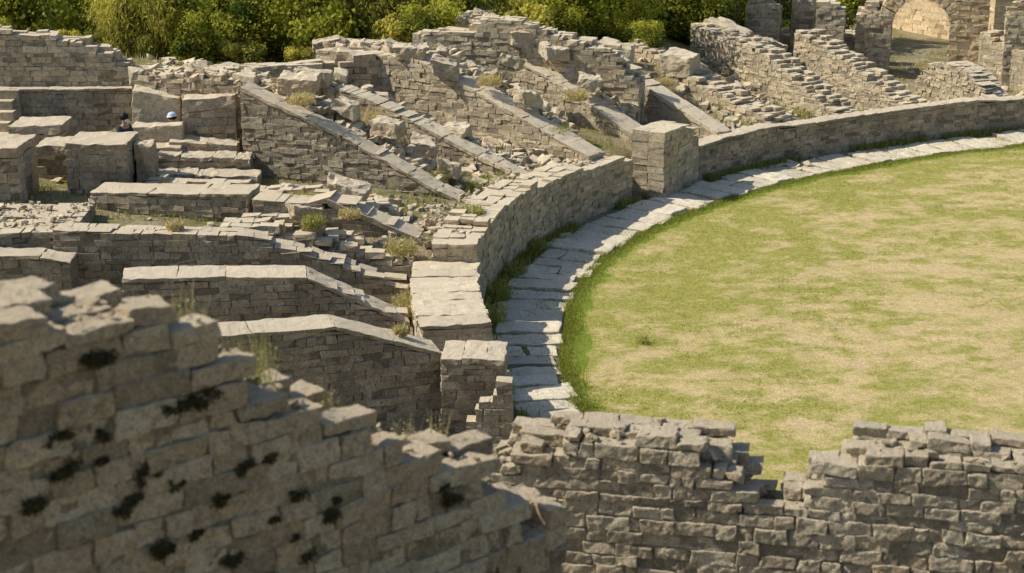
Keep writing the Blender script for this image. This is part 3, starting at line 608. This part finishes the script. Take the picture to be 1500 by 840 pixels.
for i in range(50):
    s=R.uniform(0,4.0);z=float(np.interp(s,lx,lzs))-R.uniform(.1,1.7);r=R.uniform(.025,.07)
    b=B();m=700
    v=np.zeros((m,3));ctr=[(R.uniform(-1,1)*r*1.2,R.uniform(-.6,.6)*r,R.uniform(.3,1)*r) for _ in range(5)]
    for j in range(m):
        cxx,czz,rr=ctr[j%5];v[j]=(cxx+NR.normal()*rr*.55,NR.normal()*.012,czz+NR.normal()*rr*.4)
    cx,cy,_=lwp(s,z,-.008)
    P=np.stack([cx+v[:,0]*ddx-v[:,1]*ddy,cy+v[:,0]*ddy+v[:,1]*ddx,z+v[:,2]],-1)
    U=NR.normal(0,1,(m,3))*.005;W=NR.normal(0,1,(m,3))*.005
    b.add(np.stack([P-U,P-W,P+U,P+W],1).reshape(-1,3),np.arange(4*m).reshape(m,4),[.5,0,0,1])
    mk("moss_clump",b,M_MOSS,"dark moss clump growing in wall joint","moss",group="moss on the near wall")
def bushmesh(seed,w,h,nl,mat,leaf=.1,upright=False):
    rs=np.random.RandomState(seed);b=B()
    nlobe=22;c=np.stack([rs.uniform(-w*.42,w*.42,nlobe),rs.uniform(-w*.3,w*.3,nlobe),h*(.1+.8*rs.rand(nlobe)**.9)],-1)
    rad_=rs.uniform(.10,.27,nlobe)*min(w,h);br=rs.uniform(.0,1.0,nlobe)
    li=rs.randint(0,nlobe,nl);dr=rs.normal(0,1,(nl,3));dr/=np.linalg.norm(dr,axis=1,keepdims=True)
    P=c[li]+dr*(rad_[li]*rs.uniform(.5,1.25,nl))[:,None]*np.array([1,1,1.0]);P[:,2]=np.maximum(P[:,2],.02)
    U=rs.normal(0,1,(nl,3));
    if upright: U=U*np.array([.55,.55,1])+np.array([0,0,.4])
    U/=np.linalg.norm(U,axis=1,keepdims=True);Wv=np.cross(U,dr+.3*rs.normal(0,1,(nl,3)));Wv/=np.linalg.norm(Wv,axis=1,keepdims=True)+1e-9
    sz=leaf*rs.uniform(.5,1.2,nl);asp=.2 if upright else .5
    lu=(sz*(1.7 if upright else 1))[:,None]
    V=np.stack([P-U*lu*.5,P-Wv*(sz*asp)[:,None],P+U*lu*.5,P+Wv*(sz*asp)[:,None]],1)
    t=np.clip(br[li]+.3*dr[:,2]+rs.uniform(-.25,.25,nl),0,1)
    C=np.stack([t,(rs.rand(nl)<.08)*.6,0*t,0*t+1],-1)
    b.add(V.reshape(-1,3),np.arange(4*nl).reshape(nl,4),np.repeat(C,4,0))
    bt=B()
    def limb(p0,p1,r0,r1):
        p0=np.array(p0,float);p1=np.array(p1,float);ax=p1-p0;ax/=np.linalg.norm(ax);u=np.cross(ax,[.3,.9,.1]);u/=np.linalg.norm(u);v=np.cross(ax,u);vs=[]
        for p,r in ((p0,r0),((p0+p1)/2+rs.normal(0,.05,3),(r0+r1)/2),(p1,r1)):
            for k in range(6): a=k*math.pi/3;vs.append(p+(u*math.cos(a)+v*math.sin(a))*r)
        F=[(j*6+k,j*6+(k+1)%6,(j+1)*6+(k+1)%6,(j+1)*6+k) for j in range(2) for k in range(6)]
        bt.add(np.array(vs),np.array(F),[.5,0,0,1])
    limb((0,0,-.2),(0,0,h*.35),.07,.045)
    for k in range(9): limb((0,0,h*rs.uniform(.05,.3)),c[k],.035,.01)
    return b,bt
protos=[]
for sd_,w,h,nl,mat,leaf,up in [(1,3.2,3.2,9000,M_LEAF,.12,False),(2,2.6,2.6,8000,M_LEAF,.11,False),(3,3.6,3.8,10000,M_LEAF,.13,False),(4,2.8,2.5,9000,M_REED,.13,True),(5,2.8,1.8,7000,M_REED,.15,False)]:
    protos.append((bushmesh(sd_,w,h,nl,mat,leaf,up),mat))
spots=[]
def off(x): return float(3.2*sst(np.array([x]),-3.5,-1)[0]+.6*sst(np.array([x]),2,5)[0])
for i in range(16): x=-19+i*1.9+R.uniform(-.6,.6);spots.append((x,51.2+off(x)+R.uniform(-.7,.7),R.choice([1,4,3,1,4]),R.uniform(.45,.95)))
for i in range(17): x=-20+i*1.8+R.uniform(-.6,.6);spots.append((x,53.3+off(x)+R.uniform(-.7,.7),R.choice([1,0,3,1,0]),R.uniform(.65,1.15)))
for i in range(15): x=-21+i*2.1+R.uniform(-.5,.5);spots.append((x,56+off(x)+R.uniform(-.6,.6),R.choice([0,1,2,3]),R.uniform(.85,1.15)))
for i in range(15): spots.append((-22+i*2.6+R.uniform(-.5,.5),61.5+R.uniform(-.8,.8),R.choice([0,2]),R.uniform(1.0,1.3)))
for i in range(14): spots.append((-26+i*4.0+R.uniform(-.5,.5),68+R.uniform(-.8,.8),R.choice([0,2]),R.uniform(1.3,1.7)))
spots=[s for s in spots if s[0]<5.0 or (s[1]>59 and s[0]<8.0)]
spots+=[(9,72,0,1.5),(12,80,2,1.6),(16,86,0,1.6),(20,84,2,1.6),(25,82,0,1.6),(30,80,2,1.6),(17.5,72,4,.8),(19.5,70,1,.7),(8.6,64.5,1,1.1),(10.4,65.5,0,1.0),(12.2,66.5,1,1.0),(13.2,68,2,.9),(6.2,60.0,1,.9)]
base={}
for (x,y,v,s) in spots:
    z=gz1(x,y)-.05
    lab={0:"dense green broadleaf shrub",1:"rounded green shrub with light leaf tips",2:"tall green shrub with uneven crown",3:"narrow-leaved yellow-green shrub",4:"low spreading yellow-green bush"}[v]+" behind the ruins"
    if v not in base:
        (bl,bt),mat=protos[v]
        t=mk("bush",bt,M_BARK,lab,"bush",origin=(0,0,0),group="shrubs behind the ruins")
        cr=mk("crown",bl,mat,parent=t);base[v]=(t,cr)
    else:
        t0,c0=base[v];t=t0.copy();COL.objects.link(t);cr=c0.copy();cr.parent=t;COL.objects.link(cr)
    t.location=(x,y,z);t.scale=(s,s,s*R.uniform(.85,1.25));t.rotation_euler=(0,0,R.uniform(0,6.28))

# ---------------------------------------------------------------- people
def flat(name,c,rough=.8):
    m,nt,p=newmat(name);pos=N(nt,"ShaderNodeTexCoord").outputs["Object"]
    k=mix(nt,tuple(x*.85 for x in c),c,noise(nt,pos,20));nt.links.new(k,p.inputs["Base Color"]);p.inputs["Roughness"].default_value=rough;return m
M_SKIN=flat("skin",(.5,.3,.2),.5);M_HAIR=flat("dark_hair",(.02,.015,.012),.5);M_SH1=flat("dark_shirt_cloth",(.05,.06,.08));M_SH2=flat("pale_blue_cloth",(.5,.65,.85));M_WHITE=flat("white_cloth",(.75,.77,.8));M_TR=flat("dark_trousers_cloth",(.06,.06,.08))
def skin(name,verts,edges,rad,mat,parent=None,sub=2):
    me=bpy.data.meshes.new(name);me.from_pydata(verts,edges,[]);me.materials.append(mat)
    ob=bpy.data.objects.new(name,me);COL.objects.link(ob)
    if parent:ob.parent=parent
    m=ob.modifiers.new("skin","SKIN")
    for i,r in enumerate(rad): me.skin_vertices[0].data[i].radius=(r,r) if not isinstance(r,tuple) else r
    me.skin_vertices[0].data[0].use_root=True
    m.use_smooth_shade=True
    s=ob.modifiers.new("sub","SUBSURF");s.levels=sub;s.render_levels=sub
    return ob
def ell(name,c,r,mat,parent,cut=None):
    T=TV/np.linalg.norm(TV,axis=1,keepdims=True);b=B();v=T*np.array(r)+np.array(c)
    if cut: v[:,2]=np.maximum(v[:,2],cut)
    b.add(v,TF,[.5,0,0,1]);parent["org"]=[0,0,0];o=mk(name,b,mat,parent=parent,smooth=True);return o
def person(loc,rot,label,shirt,cap):
    V=[(0,0,.12),(0,.0,.3),(0,.02,.48),(0,.03,.56),(0,.05,.63),(0,.06,.70),(0,.06,.78),
       (.17,.01,.5),(.23,.08,.26),(.16,.3,.2),(-.17,.01,.5),(-.23,.08,.26),(-.16,.3,.2),
       (.1,.02,.09),(.12,.42,.12),(.12,.46,-.3),(.12,.58,-.36),(-.1,.02,.09),(-.12,.42,.12),(-.12,.46,-.3),(-.12,.58,-.36)]
    E=[(0,1),(1,2),(2,3),(3,4),(4,5),(5,6),(2,7),(7,8),(8,9),(2,10),(10,11),(11,12),(0,13),(13,14),(14,15),(15,16),(0,17),(17,18),(18,19),(19,20)]
    r=[(.15,.11),(.14,.1),(.15,.1),.055,.06,.088,.07,.06,.045,.03,.06,.045,.03,.09,.06,.045,.04,.09,.06,.045,.04]
    for sx in (1,-1):
        w=9 if sx>0 else 12;x0=sx*.16
        for k in range(5):
            fx=x0+(k-2)*.018*1.0;ln=[.045,.075,.085,.078,.06][k if sx<0 else k]
            i=len(V);V.append((fx,.33,.185));V.append((fx+(k-2)*.004,.33+ln*.6,.18));V.append((fx+(k-2)*.004,.33+ln,.16));E+=[(w,i),(i,i+1),(i+1,i+2)];r+=[.011,.0095,.008]
    body=skin("person",V,E,r,M_SKIN)
    body.location=loc;body.rotation_euler=(0,0,rot);body["label"]=label;body["category"]="person"
    s=skin("shirt",[(0,0,.14),(0,.0,.3),(0,.02,.49),(.17,.01,.51),(.22,.07,.3),(-.17,.01,.51),(-.22,.07,.3)],[(0,1),(1,2),(2,3),(3,4),(2,5),(5,6)],[(.165,.125),(.155,.115),(.16,.11),.075,.06,.075,.06],shirt,body)
    t=skin("trousers",[(0,0,.1),(.1,.03,.09),(.12,.42,.12),(.12,.46,-.26),(-.1,.03,.09),(-.12,.42,.12),(-.12,.46,-.26)],[(0,1),(1,2),(2,3),(0,4),(4,5),(5,6)],[(.16,.12),.1,.075,.06,.1,.075,.06],M_TR,body)
    ell("hair",(0,.035,.755),(.1,.115,.105),M_HAIR,body,cut=.69)
    if cap:
        ell("cap",(0,.045,.79),(.112,.125,.09),shirt,body,cut=.775)
        ell("cap_brim",(0,.17,.78),(.075,.085,.012),M_WHITE,body)
    else: ell("face_mask",(0,.125,.675),(.06,.04,.045),M_WHITE,body)
    return body
person((-9.15,39.55,2.40),math.radians(-120),"person with dark hair and white mask sitting behind stone blocks",M_SH1,False)
person((-8.3,41.2,2.08),math.radians(160),"person in pale blue cap sitting among stone blocks",M_SH2,True)
block("stone_block","low stone used as a seat",-9.45,-8.85,39.3,39.85,1.7,2.42,group=GB,mat=M_DK)
block("stone_block","low stone used as a seat",-8.6,-8.0,41.02,41.45,1.7,2.10,group=GB,mat=M_DK)

# ---------------------------------------------------------------- light, world, camera
el=math.radians(43)
sx_,sy_=.998,-.06
sv=Vector((sx_*math.cos(el),sy_*math.cos(el),-math.sin(el)))
L=bpy.data.lights.new("sun","SUN");L.energy=5.0;L.angle=math.radians(.5);L.color=(1,.93,.79)
so=bpy.data.objects.new("sun",L);so.rotation_euler=sv.to_track_quat("-Z","Y").to_euler();COL.objects.link(so);so.location=(-30,10,40)
w=bpy.data.worlds.new("World");scene.world=w;w.use_nodes=True;nt=w.node_tree;nt.nodes.clear()
sk=nt.nodes.new("ShaderNodeTexSky");sk.sky_type="NISHITA";sk.sun_disc=False;sk.sun_elevation=el;sk.sun_rotation=math.atan2(-sx_,-sy_)
bg=nt.nodes.new("ShaderNodeBackground");bg.inputs[1].default_value=.12;o=nt.nodes.new("ShaderNodeOutputWorld")
nt.links.new(sk.outputs[0],bg.inputs[0]);nt.links.new(bg.outputs[0],o.inputs[0])
cd=bpy.data.cameras.new("camera");cd.sensor_width=36;cd.lens=60;cd.clip_end=4000;cd.clip_start=.1
cd.dof.use_dof=True;cd.dof.focus_distance=38;cd.dof.aperture_fstop=2.2
cam=bpy.data.objects.new("camera",cd);COL.objects.link(cam);cam.location=(0,0,11);cam.rotation_euler=(math.radians(90-16.9),0,0);scene.camera=cam
scene.view_settings.view_transform="Standard";scene.view_settings.look="None";scene.view_settings.exposure=0
for ob in bpy.data.objects:
    if "org" in ob: del ob["org"]
